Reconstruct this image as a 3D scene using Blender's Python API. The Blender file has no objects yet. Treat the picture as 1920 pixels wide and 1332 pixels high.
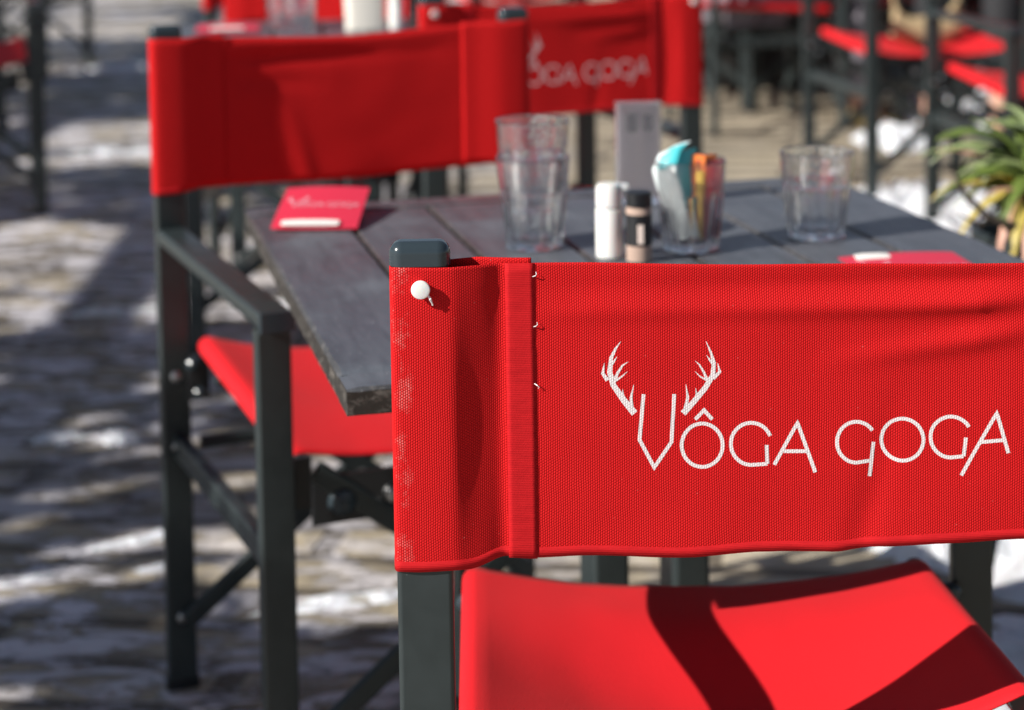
import bpy, bmesh, math, random
from mathutils import Vector, Matrix, noise
R = math.radians
C = bpy.context.scene.collection
sc = bpy.context.scene
random.seed(7)

# ---------------------------------------------------------------- camera, sky, sun, exposure
cam_d = bpy.data.cameras.new('camera'); cam = bpy.data.objects.new('camera', cam_d); C.objects.link(cam)
sc.camera = cam
cam.location = (0, 0, 1.146)
cam.matrix_world = Matrix.Translation((0, 0, 1.146)) @ Matrix.Rotation(math.pi/2 - .0731, 4, 'X') @ Matrix.Rotation(-.0149, 4, 'Z')
cam_d.sensor_fit = 'HORIZONTAL'; cam_d.sensor_width = 36
cam_d.lens = 3691.3*36/1920
cam_d.shift_y = -(666+39.74)/1920
cam_d.clip_start = .05; cam_d.clip_end = 500
cam_d.dof.use_dof = True; cam_d.dof.focus_distance = 1.385; cam_d.dof.aperture_fstop = cam_d.lens/12.5
cam_d.dof.aperture_blades = 0

SUN_EL, SUN_DIR = R(33), R(27.5)
ldir = Vector((math.cos(SUN_DIR)*math.cos(SUN_EL), math.sin(SUN_DIR)*math.cos(SUN_EL), -math.sin(SUN_EL)))   # direction the light travels
sun_d = bpy.data.lights.new('sun', 'SUN'); sun = bpy.data.objects.new('sun', sun_d); C.objects.link(sun)
sun.rotation_euler = ldir.to_track_quat('-Z', 'Y').to_euler()
sun_d.energy = 5.0; sun_d.angle = R(.53); sun_d.color = (1, .955, .89)
w = bpy.data.worlds.new('World'); sc.world = w; w.use_nodes = True
nt = w.node_tree; bg = nt.nodes['Background']; sky = nt.nodes.new('ShaderNodeTexSky')
sky.sky_type = 'NISHITA'; sky.sun_disc = False; sky.sun_elevation = SUN_EL
sky.sun_rotation = math.atan2(-ldir.x, -ldir.y)
sky.altitude = 1800
hs = nt.nodes.new('ShaderNodeHueSaturation'); hs.inputs['Saturation'].default_value = .78; nt.links.new(sky.outputs[0], hs.inputs['Color']); nt.links.new(hs.outputs[0], bg.inputs[0]); bg.inputs[1].default_value = .058
sc.view_settings.view_transform = 'Standard'; sc.view_settings.look = 'None'
sc.view_settings.exposure = .47; sc.view_settings.gamma = 1

# ---------------------------------------------------------------- helpers
def tag(o, label=None, cat=None, group=None, kind=None):
    for k, v in (('label', label), ('category', cat), ('group', group), ('kind', kind)):
        if v: o[k] = v
    return o
def empty(name, loc=(0, 0, 0), rz=0, **kw):
    o = bpy.data.objects.new(name, None); C.objects.link(o); o.empty_display_size = .05
    o.location = loc; o.rotation_euler = (0, 0, rz); return tag(o, **kw)
def link(name, me, m, parent=None, smooth=True, **kw):
    o = bpy.data.objects.new(name, me); C.objects.link(o)
    if m: me.materials.append(m)
    if parent: o.parent = parent
    if smooth: me.polygons.foreach_set('use_smooth', [True]*len(me.polygons)); 
    return tag(o, **kw)
def copy_tree(o, parent=None):
    c = o.copy(); C.objects.link(c); c.parent = parent
    for ch in o.children: copy_tree(ch, c)
    return c

class MB:
    def __init__(s): s.v = []; s.f = []; s.uv = {}
    def add(s, vs, fs):
        n = len(s.v); s.v += [tuple(v) for v in vs]; s.f += [tuple(i+n for i in f) for f in fs]; return n
    def loft(s, rings, caps=True, close=True):
        k = len(rings[0]); n = len(s.v)
        for r in rings: s.v += [tuple(p) for p in r]
        for i in range(len(rings)-1):
            for j in range(k if close else k-1):
                a = n+i*k+j; b = n+i*k+(j+1) % k
                s.f.append((a, b, b+k, a+k))
        if caps and close:
            s.f.append(tuple(n+j for j in reversed(range(k)))); s.f.append(tuple(n+(len(rings)-1)*k+j for j in range(k)))
    def tube(s, p0, p1, w, t, up=(0, 0, 1), r=.004):
        """rounded-rectangle tube: w across, t along 'up'"""
        p0 = Vector(p0); p1 = Vector(p1); d = (p1-p0).normalized(); up = Vector(up)
        a = d.cross(up).normalized(); b = a.cross(d).normalized()
        pr = []
        for (sx, sy, a0) in ((1, 1, 0), (-1, 1, 90), (-1, -1, 180), (1, -1, 270)):
            for q in (0, 30, 60, 90):
                an = R(a0+q); pr.append((sx*(w/2-r)+r*math.cos(an), sy*(t/2-r)+r*math.sin(an)))
        s.loft([[p+a*x+b*y for x, y in pr] for p in (p0, p1)])
    def lathe(s, prof, c=(0, 0, 0), axis=(0, 0, 1), n=24, sq=None):
        ax = Vector(axis).normalized(); q = ax.to_track_quat('Z', 'Y').to_matrix(); c = Vector(c); rings = []
        for r, h in prof:
            rings.append([c+q @ Vector((r*(sq(a) if sq else 1)*math.cos(a), r*(sq(a) if sq else 1)*math.sin(a), h)) for a in [2*math.pi*i/n for i in range(n)]])
        s.loft(rings)
    def rod(s, p0, p1, r, n=12):
        p0 = Vector(p0); p1 = Vector(p1); s.lathe([(r, 0), (r, (p1-p0).length)], p0, p1-p0, n)
    def sweep(s, pts, rad, n=8, flat=1.0):
        pts = [Vector(p) for p in pts]; rings = []
        for i, p in enumerate(pts):
            d = (pts[min(i+1, len(pts)-1)]-pts[max(i-1, 0)]).normalized()
            ref = Vector((0, 0, 1)) if abs(d.z) < .95 else Vector((0, 1, 0))
            a = d.cross(ref).normalized(); b = a.cross(d)
            r = rad[i] if isinstance(rad, (list, tuple)) else rad
            rings.append([p+a*(r*math.cos(2*math.pi*k/n))+b*(r*flat*math.sin(2*math.pi*k/n)) for k in range(n)])
        s.loft(rings)
    def box(s, c, d, rz=0, r=.002):
        c = Vector(c); ax = Vector((math.cos(rz), math.sin(rz), 0))
        s.tube(c-Vector((0, 0, d[2]/2)), c+Vector((0, 0, d[2]/2)), d[0], d[1], up=(-math.sin(rz), math.cos(rz), 0), r=min(r, d[0]/2.1, d[1]/2.1))
    def mesh(s, name):
        me = bpy.data.meshes.new(name); me.from_pydata(s.v, [], s.f); me.update(); return me
    def build(s, name, m, parent=None, smooth=True, angle=35, **kw):
        me = s.mesh(name); o = link(name, me, m, parent, smooth, **kw)
        if smooth:
            bm = bmesh.new(); bm.from_mesh(me)
            for e in bm.edges:
                if len(e.link_faces) == 2 and e.calc_face_angle(0) > R(angle): e.smooth = False
            bm.to_mesh(me); bm.free()
            if m and m.name.startswith('slate'): o.modifiers.new('normals', 'WEIGHTED_NORMAL').keep_sharp = True
        return o
def surf(name, grid, m, parent=None, uv=None, thick=0, **kw):
    """grid[i][j] points -> sheet, optional metres uv"""
    ni, nj = len(grid), len(grid[0]); me = bpy.data.meshes.new(name)
    me.from_pydata([tuple(p) for r in grid for p in r], [], [(i*nj+j, i*nj+j+1, (i+1)*nj+j+1, (i+1)*nj+j) for i in range(ni-1) for j in range(nj-1)])
    me.update()
    if uv:
        l = me.uv_layers.new(name='uv'); fl = [uv[i][j] for i in range(ni) for j in range(nj)]
        for lp in me.loops: l.data[lp.index].uv = fl[lp.vertex_index]
    o = link(name, me, m, parent, True, **kw)
    if thick:
        md = o.modifiers.new('thickness', 'SOLIDIFY'); md.thickness = thick; md.offset = 0
    return o

# ---------------------------------------------------------------- materials
def mat(name, col=(.5, .5, .5), rough=.5, metal=0, **kw):
    m = bpy.data.materials.new(name); m.use_nodes = True; b = m.node_tree.nodes['Principled BSDF']
    b.inputs['Base Color'].default_value = (*col, 1); b.inputs['Roughness'].default_value = rough; b.inputs['Metallic'].default_value = metal
    for k, v in kw.items(): b.inputs[k.replace('_', ' ')].default_value = v
    return m
class NG:
    def __init__(s, m): s.t = m.node_tree; s.b = s.t.nodes['Principled BSDF']
    def n(s, typ, **kw):
        x = s.t.nodes.new(typ)
        for k, v in kw.items(): setattr(x, k, v)
        return x
    def l(s, a, b): s.t.links.new(a, b)
    def math(s, op, a, b=None, c=None, clamp=False):
        x = s.n('ShaderNodeMath', operation=op, use_clamp=clamp)
        for i, q in enumerate((a, b, c)):
            if q is None: continue
            if isinstance(q, (int, float)): x.inputs[i].default_value = q
            else: s.l(q, x.inputs[i])
        return x.outputs[0]
    def coord(s, which='Object', scale=(1, 1, 1), rot=(0, 0, 0)):
        t = s.n('ShaderNodeTexCoord'); m = s.n('ShaderNodeMapping'); m.inputs['Scale'].default_value = scale; m.inputs['Rotation'].default_value = rot
        s.l(t.outputs[which], m.inputs[0]); return m.outputs[0]
    def noise(s, co, scale, detail=4, rough=.55, dist=0):
        x = s.n('ShaderNodeTexNoise'); x.inputs['Scale'].default_value = scale; x.inputs['Detail'].default_value = detail
        x.inputs['Roughness'].default_value = rough; x.inputs['Distortion'].default_value = dist; s.l(co, x.inputs['Vector']); return x.outputs['Fac']
    def ramp(s, fac, stops, interp='LINEAR'):
        x = s.n('ShaderNodeValToRGB'); cr = x.color_ramp; cr.interpolation = interp
        while len(cr.elements) < len(stops): cr.elements.new(.5)
        for e, (p, c) in zip(cr.elements, stops):
            e.position = p; e.color = (c, c, c, 1) if isinstance(c, (int, float)) else (*c, 1)
        s.l(fac, x.inputs[0]); return x.outputs[0]
    def mix(s, fac, a, b):
        x = s.n('ShaderNodeMix', data_type='RGBA')
        if isinstance(fac, (int, float)): x.inputs[0].default_value = fac
        else: s.l(fac, x.inputs[0])
        for i, q in ((6, a), (7, b)):
            if isinstance(q, tuple): x.inputs[i].default_value = (*q, 1)
            else: s.l(q, x.inputs[i])
        return x.outputs[2]
    def bump(s, h, dist, strength=1, nrm=None):
        x = s.n('ShaderNodeBump'); x.inputs['Distance'].default_value = dist; x.inputs['Strength'].default_value = strength
        s.l(h, x.inputs['Height'])
        if nrm: s.l(nrm, x.inputs['Normal'])
        return x.outputs[0]

def weave_mat(name, wear=False, pu=.00165, pv=.0020, hi=(.72, .016, .019), lo=(.31, .0, .0005), depth=.00038):
    m = mat(name, hi, .62); g = NG(m)
    g.b.inputs['Specular IOR Level'].default_value = .07
    t = g.n('ShaderNodeTexCoord'); sp = g.n('ShaderNodeSeparateXYZ'); g.l(t.outputs['UV'], sp.inputs[0]); u, v = sp.outputs[0], sp.outputs[1]
    # slight waviness of the yarns
    nz = g.n('ShaderNodeTexNoise'); nz.inputs['Scale'].default_value = 60; nz.inputs['Detail'].default_value = 2; g.l(t.outputs['UV'], nz.inputs['Vector'])
    wob = g.math('MULTIPLY', g.math('SUBTRACT', nz.outputs['Fac'], .5), .0016)
    u2 = g.math('ADD', u, wob); v2 = g.math('ADD', v, wob)
    ux = g.math('DIVIDE', u2, pu); fl = g.math('FLOOR', ux)
    row = g.math('ADD', g.math('DIVIDE', v2, pv), g.math('MULTIPLY', fl, .5))
    a = g.math('ABSOLUTE', g.math('SINE', g.math('MULTIPLY', ux, math.pi))); b = g.math('ABSOLUTE', g.math('SINE', g.math('MULTIPLY', row, math.pi)))
    h = g.math('POWER', g.math('MULTIPLY', a, b), .6)
    yarn = g.noise(t.outputs['UV'], 900, 1)
    broad = g.noise(t.outputs['UV'], 9, 3)
    col = g.mix(h, lo, hi)
    col = g.mix(g.math('MULTIPLY', yarn, .25), col, (.88, .035, .035))
    col = g.mix(g.ramp(broad, [(.35, 0.0), (.75, .22)]), col, tuple(c*.72 for c in hi))
    if wear:
        e1 = g.ramp(u, [(0, 1.0), (1, 1.0)])
        # worn, whitish yarns along the outer fold of the sleeve
        d = g.math('ABSOLUTE', g.math('SUBTRACT', u, WEAR_U)); near = g.math('SUBTRACT', 1.0, g.math('DIVIDE', d, .0105), clamp=True)
        n1 = g.noise(g.coord('UV', (1, .6, 1)), 55, 6, .75); n2 = g.noise(t.outputs['UV'], 700, 1)
        up_ = g.ramp(v, [(.08, .72), (.14, .88), (.27, 1.0)])
        ms = g.math('MULTIPLY', g.math('MULTIPLY', g.ramp(g.math('ADD', n1, g.math('MULTIPLY', near, .14)), [(.60, 0.0), (.74, .75)]), up_), g.math('MULTIPLY', near, 2.2, clamp=True))
        ms = g.math('MULTIPLY', ms, g.ramp(g.math('MULTIPLY', g.math('ADD', n2, h), .5), [(.48, .0), (.68, .48)]))
        col = g.mix(ms, col, (.78, .55, .5))
        sp2 = g.ramp(g.noise(t.outputs['UV'], 300, 1, .8), [(.76, 0.0), (.80, 1.0)])
        col = g.mix(g.math('MULTIPLY', sp2, .12), col, (.8, .55, .5))
    g.l(col, g.b.inputs['Base Color']); g.l(g.bump(h, depth, 1.0), g.b.inputs['Normal'])
    return m
def fabric_mat(name, c=(.62, .02, .024), t=.0):
    m = mat(name, c, .7); g = NG(m); co = g.coord('Object')
    n1 = g.noise(co, 500, 2); n2 = g.noise(co, 6, 3)
    g.l(g.mix(g.ramp(n2, [(.3, 0.0), (.8, .25)]), g.mix(g.math('MULTIPLY', n1, .3), c, tuple(x*.8 for x in c)), tuple(x*.8 for x in c)), g.b.inputs['Base Color'])
    g.l(g.bump(g.noise(g.coord('Object', (1, 1, .3)), 900, 2), .0006, .9), g.b.inputs['Normal'])
    g.b.inputs['Specular IOR Level'].default_value = .15
    g.b.inputs['Sheen Weight'].default_value = t; g.b.inputs['Sheen Roughness'].default_value = .5; g.b.inputs['Sheen Tint'].default_value = (1, .55, .5, 1)
    return m
WEAR_U = .126
M = {}
M['weave_front'] = weave_mat('red_woven_canvas_worn', True)
M['weave'] = weave_mat('red_woven_canvas')
M['seat'] = fabric_mat('red_seat_canvas', (.70, .013, .020), .04)
def tape_mat():
    m = mat('red_binding_tape', (.5, .01, .015), .75); g = NG(m); g.b.inputs['Specular IOR Level'].default_value = .1
    t = g.n('ShaderNodeTexCoord'); sp = g.n('ShaderNodeSeparateXYZ'); g.l(t.outputs['Object'], sp.inputs[0])
    rib = g.math('ABSOLUTE', g.math('SINE', g.math('MULTIPLY', sp.outputs[2], math.pi/.0013))); n1 = g.noise(g.coord('Object', (1, 1, 4)), 60, 4, .7); n2 = g.noise(t.outputs['Object'], 900, 1)
    c = g.mix(rib, (.44, .006, .009), (.54, .012, .016)); c = g.mix(g.ramp(n1, [(.35, .45), (.65, 0.0)]), c, (.30, .003, .006)); c = g.mix(g.math('MULTIPLY', n2, .25), c, (.66, .03, .035))
    g.l(c, g.b.inputs['Base Color']); g.l(g.bump(g.math('ADD', rib, n2), .00012), g.b.inputs['Normal']); return m
M['hem'] = tape_mat()
def painted(name, c, rough):
    m = mat(name, c, rough); g = NG(m); co = g.coord('Object')
    n = g.noise(co, 40, 4, .6); s = g.ramp(g.noise(co, 420, 2, .9), [(.72, 0.0), (.78, 1.0)]); area = g.ramp(g.noise(co, 14, 3), [(.48, 0.0), (.68, 1.0)])
    chip = g.math('MULTIPLY', s, area)
    cc = g.mix(g.ramp(n, [(.3, 0.0), (.8, .5)]), c, tuple(x*1.35+.004 for x in c))
    g.l(g.mix(g.math('MULTIPLY', chip, .6), cc, (.35, .36, .36)), g.b.inputs['Base Color'])
    g.l(g.ramp(n, [(.3, rough-.08), (.8, rough+.12)]), g.b.inputs['Roughness'])
    g.l(g.bump(g.noise(co, 1500, 1), .0001, .4), g.b.inputs['Normal']); return m
M['frame'] = painted('slate_powder_coated_aluminium', (.023, .031, .032), .36)
M['cap'] = mat('slate_glossy_plastic', (.030, .043, .052), .2)
M['black_plastic'] = mat('black_plastic', (.012, .013, .015), .35)
M['steel'] = mat('dull_steel', (.42, .42, .42), .35, 1)
M['white_plastic'] = mat('white_plastic', (.82, .79, .76), .35, Subsurface_Weight=.2)
M['print'] = mat('white_print', (.78, .72, .72), .7); g = NG(M['print']); t = g.n('ShaderNodeTexCoord'); sp = g.n('ShaderNodeSeparateXYZ'); g.l(t.outputs['Object'], sp.inputs[0])
ux = g.math('DIVIDE', sp.outputs[0], .00165); row = g.math('ADD', g.math('DIVIDE', sp.outputs[2], .0020), g.math('MULTIPLY', g.math('FLOOR', ux), .5))
hp_ = g.math('POWER', g.math('MULTIPLY', g.math('ABSOLUTE', g.math('SINE', g.math('MULTIPLY', ux, math.pi))), g.math('ABSOLUTE', g.math('SINE', g.math('MULTIPLY', row, math.pi)))), .5)
g.l(g.mix(hp_, (.66, .54, .55), (.84, .81, .81)), g.b.inputs['Base Color']); g.l(g.bump(hp_, .0002), g.b.inputs['Normal'])

STROKES=[[(-0.1012,0.7875),(-0.1044,0.7544),(-0.0940,0.7338),(-0.0815,0.7522),(-0.0792,0.7870)],
[(-0.0643,0.7681),(-0.0579,0.7747),(-0.0520,0.7678)],
[(-0.0593,0.7651),(-0.0622,0.7648),(-0.0650,0.7640),(-0.0675,0.7626),(-0.0698,0.7606),(-0.0716,0.7583),(-0.0730,0.7556),(-0.0739,0.7526),(-0.0742,0.7495),(-0.0739,0.7464),(-0.0731,0.7435),(-0.0718,0.7407),(-0.0699,0.7382),(-0.0677,0.7362),(-0.0652,0.7347),(-0.0624,0.7338),(-0.0596,0.7334),(-0.0567,0.7336),(-0.0539,0.7345),(-0.0514,0.7359),(-0.0491,0.7378),(-0.0473,0.7402),(-0.0459,0.7429),(-0.0450,0.7459),(-0.0447,0.7489),(-0.0450,0.7520),(-0.0458,0.7550),(-0.0472,0.7578),(-0.0490,0.7602),(-0.0512,0.7622),(-0.0537,0.7637),(-0.0565,0.7647),(-0.0593,0.7651)],
[(-0.0105,0.7548),(-0.0119,0.7576),(-0.0138,0.7601),(-0.0161,0.7621),(-0.0188,0.7636),(-0.0217,0.7644),(-0.0247,0.7647),(-0.0276,0.7643),(-0.0305,0.7633),(-0.0330,0.7617),(-0.0352,0.7596),(-0.0370,0.7571),(-0.0382,0.7542),(-0.0388,0.7512),(-0.0388,0.7481),(-0.0382,0.7450),(-0.0370,0.7421),(-0.0353,0.7395),(-0.0331,0.7373),(-0.0306,0.7356),(-0.0277,0.7345),(-0.0248,0.7340),(-0.0127,0.7345)],
[(-0.0127,0.7345),(-0.0130,0.7483)],
[(-0.0077,0.7337),(0.0092,0.7640),(0.0218,0.7276)],
[(-0.0008,0.7434),(0.0165,0.7431)],
[(0.0631,0.7574),(0.0613,0.7596),(0.0592,0.7615),(0.0568,0.7628),(0.0542,0.7637),(0.0515,0.7640),(0.0488,0.7638),(0.0461,0.7630),(0.0437,0.7616),(0.0416,0.7599),(0.0399,0.7577),(0.0386,0.7551),(0.0378,0.7524),(0.0375,0.7495),(0.0377,0.7466),(0.0384,0.7438),(0.0396,0.7412),(0.0413,0.7389),(0.0434,0.7369),(0.0457,0.7354),(0.0483,0.7345),(0.0510,0.7340),(0.0624,0.7353)],
[(0.0638,0.7489),(0.0611,0.7237)],
[(0.0846,0.7656),(0.0816,0.7653),(0.0788,0.7645),(0.0762,0.7632),(0.0739,0.7613),(0.0720,0.7590),(0.0706,0.7564),(0.0698,0.7535),(0.0695,0.7505),(0.0698,0.7475),(0.0706,0.7446),(0.0720,0.7420),(0.0739,0.7396),(0.0762,0.7376),(0.0788,0.7362),(0.0816,0.7352),(0.0846,0.7349),(0.0875,0.7351),(0.0904,0.7359),(0.0930,0.7373),(0.0953,0.7391),(0.0971,0.7414),(0.0985,0.7441),(0.0994,0.7469),(0.0997,0.7499),(0.0994,0.7529),(0.0985,0.7558),(0.0971,0.7585),(0.0953,0.7609),(0.0930,0.7628),(0.0904,0.7643),(0.0875,0.7652),(0.0846,0.7656)],
[(0.1323,0.7588),(0.1306,0.7613),(0.1284,0.7633),(0.1259,0.7649),(0.1232,0.7660),(0.1203,0.7665),(0.1174,0.7665),(0.1146,0.7658),(0.1119,0.7646),(0.1096,0.7629),(0.1076,0.7608),(0.1061,0.7583),(0.1051,0.7555),(0.1047,0.7526),(0.1049,0.7496),(0.1056,0.7467),(0.1069,0.7440),(0.1086,0.7416),(0.1108,0.7396),(0.1133,0.7380),(0.1161,0.7370),(0.1190,0.7366),(0.1286,0.7374)],
[(0.1302,0.7510),(0.1286,0.7374)],
[(0.1268,0.7234),(0.1522,0.7688),(0.1607,0.7391)],
[(0.1410,0.7475),(0.1585,0.7489)]]
TINES=[[(-0.1077,0.7737,0.0049),(-0.1154,0.7835,0.0043),(-0.1228,0.7947,0.0039),(-0.1252,0.8040,0.0036),(-0.1242,0.8142,0.0026),(-0.1208,0.8212,0.0016),(-0.1171,0.8262,0.0003)],
[(-0.1269,0.7981,0.0029),(-0.1302,0.8033,0.0023),(-0.1289,0.8109,0.0003)],
[(-0.1243,0.8091,0.0020),(-0.1217,0.8124,0.0013),(-0.1199,0.8154,0.0002)],
[(-0.1231,0.7947,0.0026),(-0.1197,0.8031,0.0020),(-0.1160,0.8089,0.0013),(-0.1119,0.8114,0.0002)],
[(-0.1207,0.7980,0.0016),(-0.1160,0.8013,0.0011),(-0.1125,0.8043,0.0002)],
[(-0.1154,0.7835,0.0020),(-0.1159,0.7878,0.0013),(-0.1161,0.7917,0.0002)],
[(-0.1096,0.7758,0.0026),(-0.1102,0.7851,0.0020),(-0.1081,0.7947,0.0002)],
[(-0.0730,0.7728,0.0046),(-0.0654,0.7808,0.0039),(-0.0570,0.7908,0.0039),(-0.0514,0.8000,0.0036),(-0.0506,0.8093,0.0026),(-0.0529,0.8170,0.0016),(-0.0562,0.8250,0.0003)],
[(-0.0511,0.7975,0.0026),(-0.0464,0.8025,0.0020),(-0.0480,0.8090,0.0003)],
[(-0.0510,0.8077,0.0020),(-0.0540,0.8119,0.0013),(-0.0559,0.8149,0.0002)],
[(-0.0548,0.7950,0.0023),(-0.0580,0.8027,0.0016),(-0.0610,0.8079,0.0011),(-0.0640,0.8108,0.0002)],
[(-0.0561,0.7967,0.0015),(-0.0607,0.7994,0.0010),(-0.0642,0.8032,0.0002)],
[(-0.0645,0.7816,0.0020),(-0.0632,0.7867,0.0011),(-0.0638,0.7910,0.0002)],
[(-0.0716,0.7750,0.0026),(-0.0695,0.7843,0.0020),(-0.0708,0.7940,0.0002)]]
# ---------------------------------------------------------------- the director's chair
TW_, TT_ = .040, .020        # leg tube: wide across the chair, thin front to back
def chaikin(p, it=2):
    for _ in range(it):
        q = [p[0]]
        for a, b in zip(p, p[1:]):
            q.append((a[0]*.75+b[0]*.25, a[1]*.75+b[1]*.25)); q.append((a[0]*.25+b[0]*.75, a[1]*.25+b[1]*.75))
        q.append(p[-1]); p = q
    return p
def resample(p, step):
    out = [p[0]]; acc = 0; us = [0]; tot = 0
    for a, b in zip(p, p[1:]):
        L = math.dist(a, b)
        if L < 1e-9: continue
        d = step-acc
        while d <= L:
            t = d/L; out.append((a[0]+(b[0]-a[0])*t, a[1]+(b[1]-a[1])*t)); us.append(tot+d); d += step
        acc = L-(d-step); tot += L
    out.append(p[-1]); us.append(tot); return out, us
def lerp_list(l, x):
    if x <= l[0][0]: return l[0][1]
    for (a, b), (c, d) in zip(l, l[1:]):
        if x <= c:
            t = (x-a)/(c-a); t2 = t*t*(3-2*t); return b+(d-b)*t2
    return l[-1][1]
def band_path(W, ym=.0012):
    h = W/2; o = TW_/2+.0013; f = TT_/2+.0015
    L = [(.079, ym+.0014), (.058, ym+.0028), (.036, .0085), (o-.002, f), (-o+.003, f), (-o, f-.003), (-o, -f+.003), (-o+.003, -f), (o-.001, -f), (.030, -f+.0030), (.044, ym-.005), (.0565, ym+.0022), (.061, ym+.0004), (.075, ym)]
    L = [(-h+x, y) for x, y in L]
    mid = [(-h+.11+(2*h-.22)*i/20, ym) for i in range(21)]
    Rr = [(-x, y) for x, y in reversed(L)]
    return L, mid, Rr
def wrinkle(x, z, s=1):
    w = 0
    # long shallow folds pulled towards the upper corners, plus gentle buckling near the lower edge
    a = min(1, max(0, (x+.16)/.30)); a = .25+.75*a*a
    w -= .0060*a*math.exp(-((z-(.848+.10*(x-.02)*max(0, x)))/.0075)**2)
    w += .0030*a*math.exp(-((z-.866)/.007)**2)
    w -= .0052*max(0, (x-.02)/.15)*math.exp(-((z-(.818+.14*(x-.10)))/.0085)**2)
    w += .0011*math.sin((x*34)+(z*11))*math.exp(-((z-.675)/.035)**2)
    w += .0016*math.sin(x*11+1.3)*math.sin((z-.66)*17)
    w += .0009*noise.noise(Vector((x*14, z*22, 3.1)))
    w += .0018*math.exp(-((x-.075-.25*(z-.76))/.012)**2)*max(0, min(1, (.80-z)/.1))
    return w*s
def chair(name, W, D, top, bot, seatq, label, group=None, step=.006, rows=26, wm=None, hero=False, ym=.0012, bow=0, ha=.63, logo=True):
    """top/bot: lists of (x, z); seatq: dict fl, fr, rl, rr corner (x, y, z)"""
    root = empty(name); tag(root, label, 'chair', group)
    F = M['frame']; h = W/2; d = D/2; zt = lerp_list(top, -h)
    # legs: the rear pair runs up to carry the back
    for sx in (-1, 1):
        rear = MB(); rear.tube((sx*h, -d, .012), (sx*h, -d, zt+.001), TW_, TT_, up=(0, 1, 0)); rl = rear.build('leg', F, root)
        c = MB(); c.box((sx*h, -d, zt+.0065), (TW_+.003, TT_+.003, .012), r=.007)
        v0 = len(c.v)
        cap = MB(); prof = []
        for k in range(9):
            a = R(90*k/8); ins = .0088*(1-math.cos(a)); prof.append((ins, zt+.0090+.0085*math.sin(a)))
        rings = []
        for ins, z in [(0, zt+.0005)]+prof:
            w2, t2, r2 = (TW_+.0035)/2-ins, (TT_+.0035)/2-ins*.9, max(.0095-ins, .002); rr = []
            for (qx, qy, a0) in ((1, 1, 0), (-1, 1, 90), (-1, -1, 180), (1, -1, 270)):
                for q in range(0, 91, 15):
                    an = R(a0+q); rr.append((sx*h+qx*(w2-r2)+r2*math.cos(an), -d+qy*(t2-r2)+r2*math.sin(an), z))
            rings.append(rr)
        cap.loft(rings); cap.build('cap', M['cap'], rl)
        foot = MB(); foot.box((sx*h, -d, .007), (TW_+.004, TT_+.004, .014), r=.004); foot.build('foot', M['black_plastic'], rl)
        fr = MB(); fr.tube((sx*h, d, .012), (sx*h, d, ha-.021), TW_, TT_, up=(0, 1, 0)); fl = fr.build('leg', F, root)
        foot = MB(); foot.box((sx*h, d, .007), (TW_+.004, TT_+.004, .014), r=.004); foot.build('foot', M['black_plastic'], fl)
        arm = MB(); arm.tube((sx*h, -d+.011, ha-.010), (sx*h, d+.022, ha-.010), TW_, .020, r=.006); a = arm.build('armrest', F, root)
        e = MB(); e.box((sx*h, d+.024, ha-.010), (TW_+.002, .006, .022), r=.003); e.build('end_cap', M['cap'], a)
        lo = MB(); lo.tube((sx*(h-.004), -d+.01, .335), (sx*(h-.004), d-.010, .335), .018, .032, r=.004); lo.build('side_rail', F, root)
        # the rail that carries the seat, on the inside of the legs
        sl = seatq['fl'] if sx < 0 else seatq['fr']; sr = seatq['rl'] if sx < 0 else seatq['rr']
        q = MB(); q.rod((sl[0]-sx*.012, sl[1]+.012, sl[2]-.0125), (sr[0]-sx*.012, sr[1]+.012, sr[2]-.0135), .0105, 16); q.build('seat_rail', F, root)
        # hinge plates, knobs and bolts
        for yy, s_ in ((d, sl), (-d, sr)):
            y1 = s_[1]; p = MB()
            p.box((sx*(h-.030), yy-math.copysign(.012, yy), .425), (.030, .006, .058), r=.002)
            p.build('hinge_plate', M['black_plastic'], root)
            for (bx, bz) in ((h-.022, .445), (h-.03, .405)):
                b = MB(); b.lathe([(0.0001, -.004), (.009, -.004), (.009, .002), (.006, .006), (.0001, .007)], (sx*bx, yy-math.copysign(.016, yy), bz), (0, -math.copysign(1, yy), 0), 14); b.build('knob', M['cap'], root)
        for yy, zz in ((-d, .43), (-d, .10), (d, .10), (-d, .335), (d, .335)):
            b = MB(); b.lathe([(0.0001, 0), (.0075, 0), (.0075, .003), (.004, .0055), (.0001, .006)], (sx*(h+(0 if zz != .335 else .0)), yy+math.copysign(.010, -yy), zz), (0, math.copysign(1, -yy), 0), 12); b.build('bolt', M['steel'], root)
    # scissor braces, front and back
    for yy in (-d-.0, d):
        for sx in (-1, 1):
            off = .0155 if sx > 0 else .0285
            y2 = yy-math.copysign(off, yy)
            b = MB(); b.tube((sx*(h-.004), y2, .095), (-sx*(h-.055), y2, .43), .026, .012, up=(0, 1, 0), r=.004); b.build('cross_brace', F, root)
        b = MB(); b.lathe([(0.0001, -.006), (.008, -.006), (.008, .004), (.0001, .006)], (0, yy-math.copysign(.034, yy), .27), (0, 1, 0), 12); b.build('bolt', M['steel'], root)
    b = MB(); b.box((0, d-.030, .395), (2*h-.10, .006, .055), r=.002); b.build('hinge_bar', M['black_plastic'], root)
    for kx, kz, kr in ((h-.085, .392, .017), (h-.145, .394, .011), (-h+.085, .392, .017), (-h+.145, .394, .011)):
        b = MB(); b.lathe([(.0001, -.004), (kr, -.004), (kr, .003), (kr*.8, .008), (kr*.4, .010), (.0001, .0105)], (kx, d-.027, kz), (0, 1, 0), 20); b.build('knob', M['cap'] if kr > .012 else M['steel'], root)
    b = MB(); b.rod((-h+.02, -d+.06, .352), (h-.02, -d+.06, .352), .009, 14); b.build('stretcher', F, root)
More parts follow.
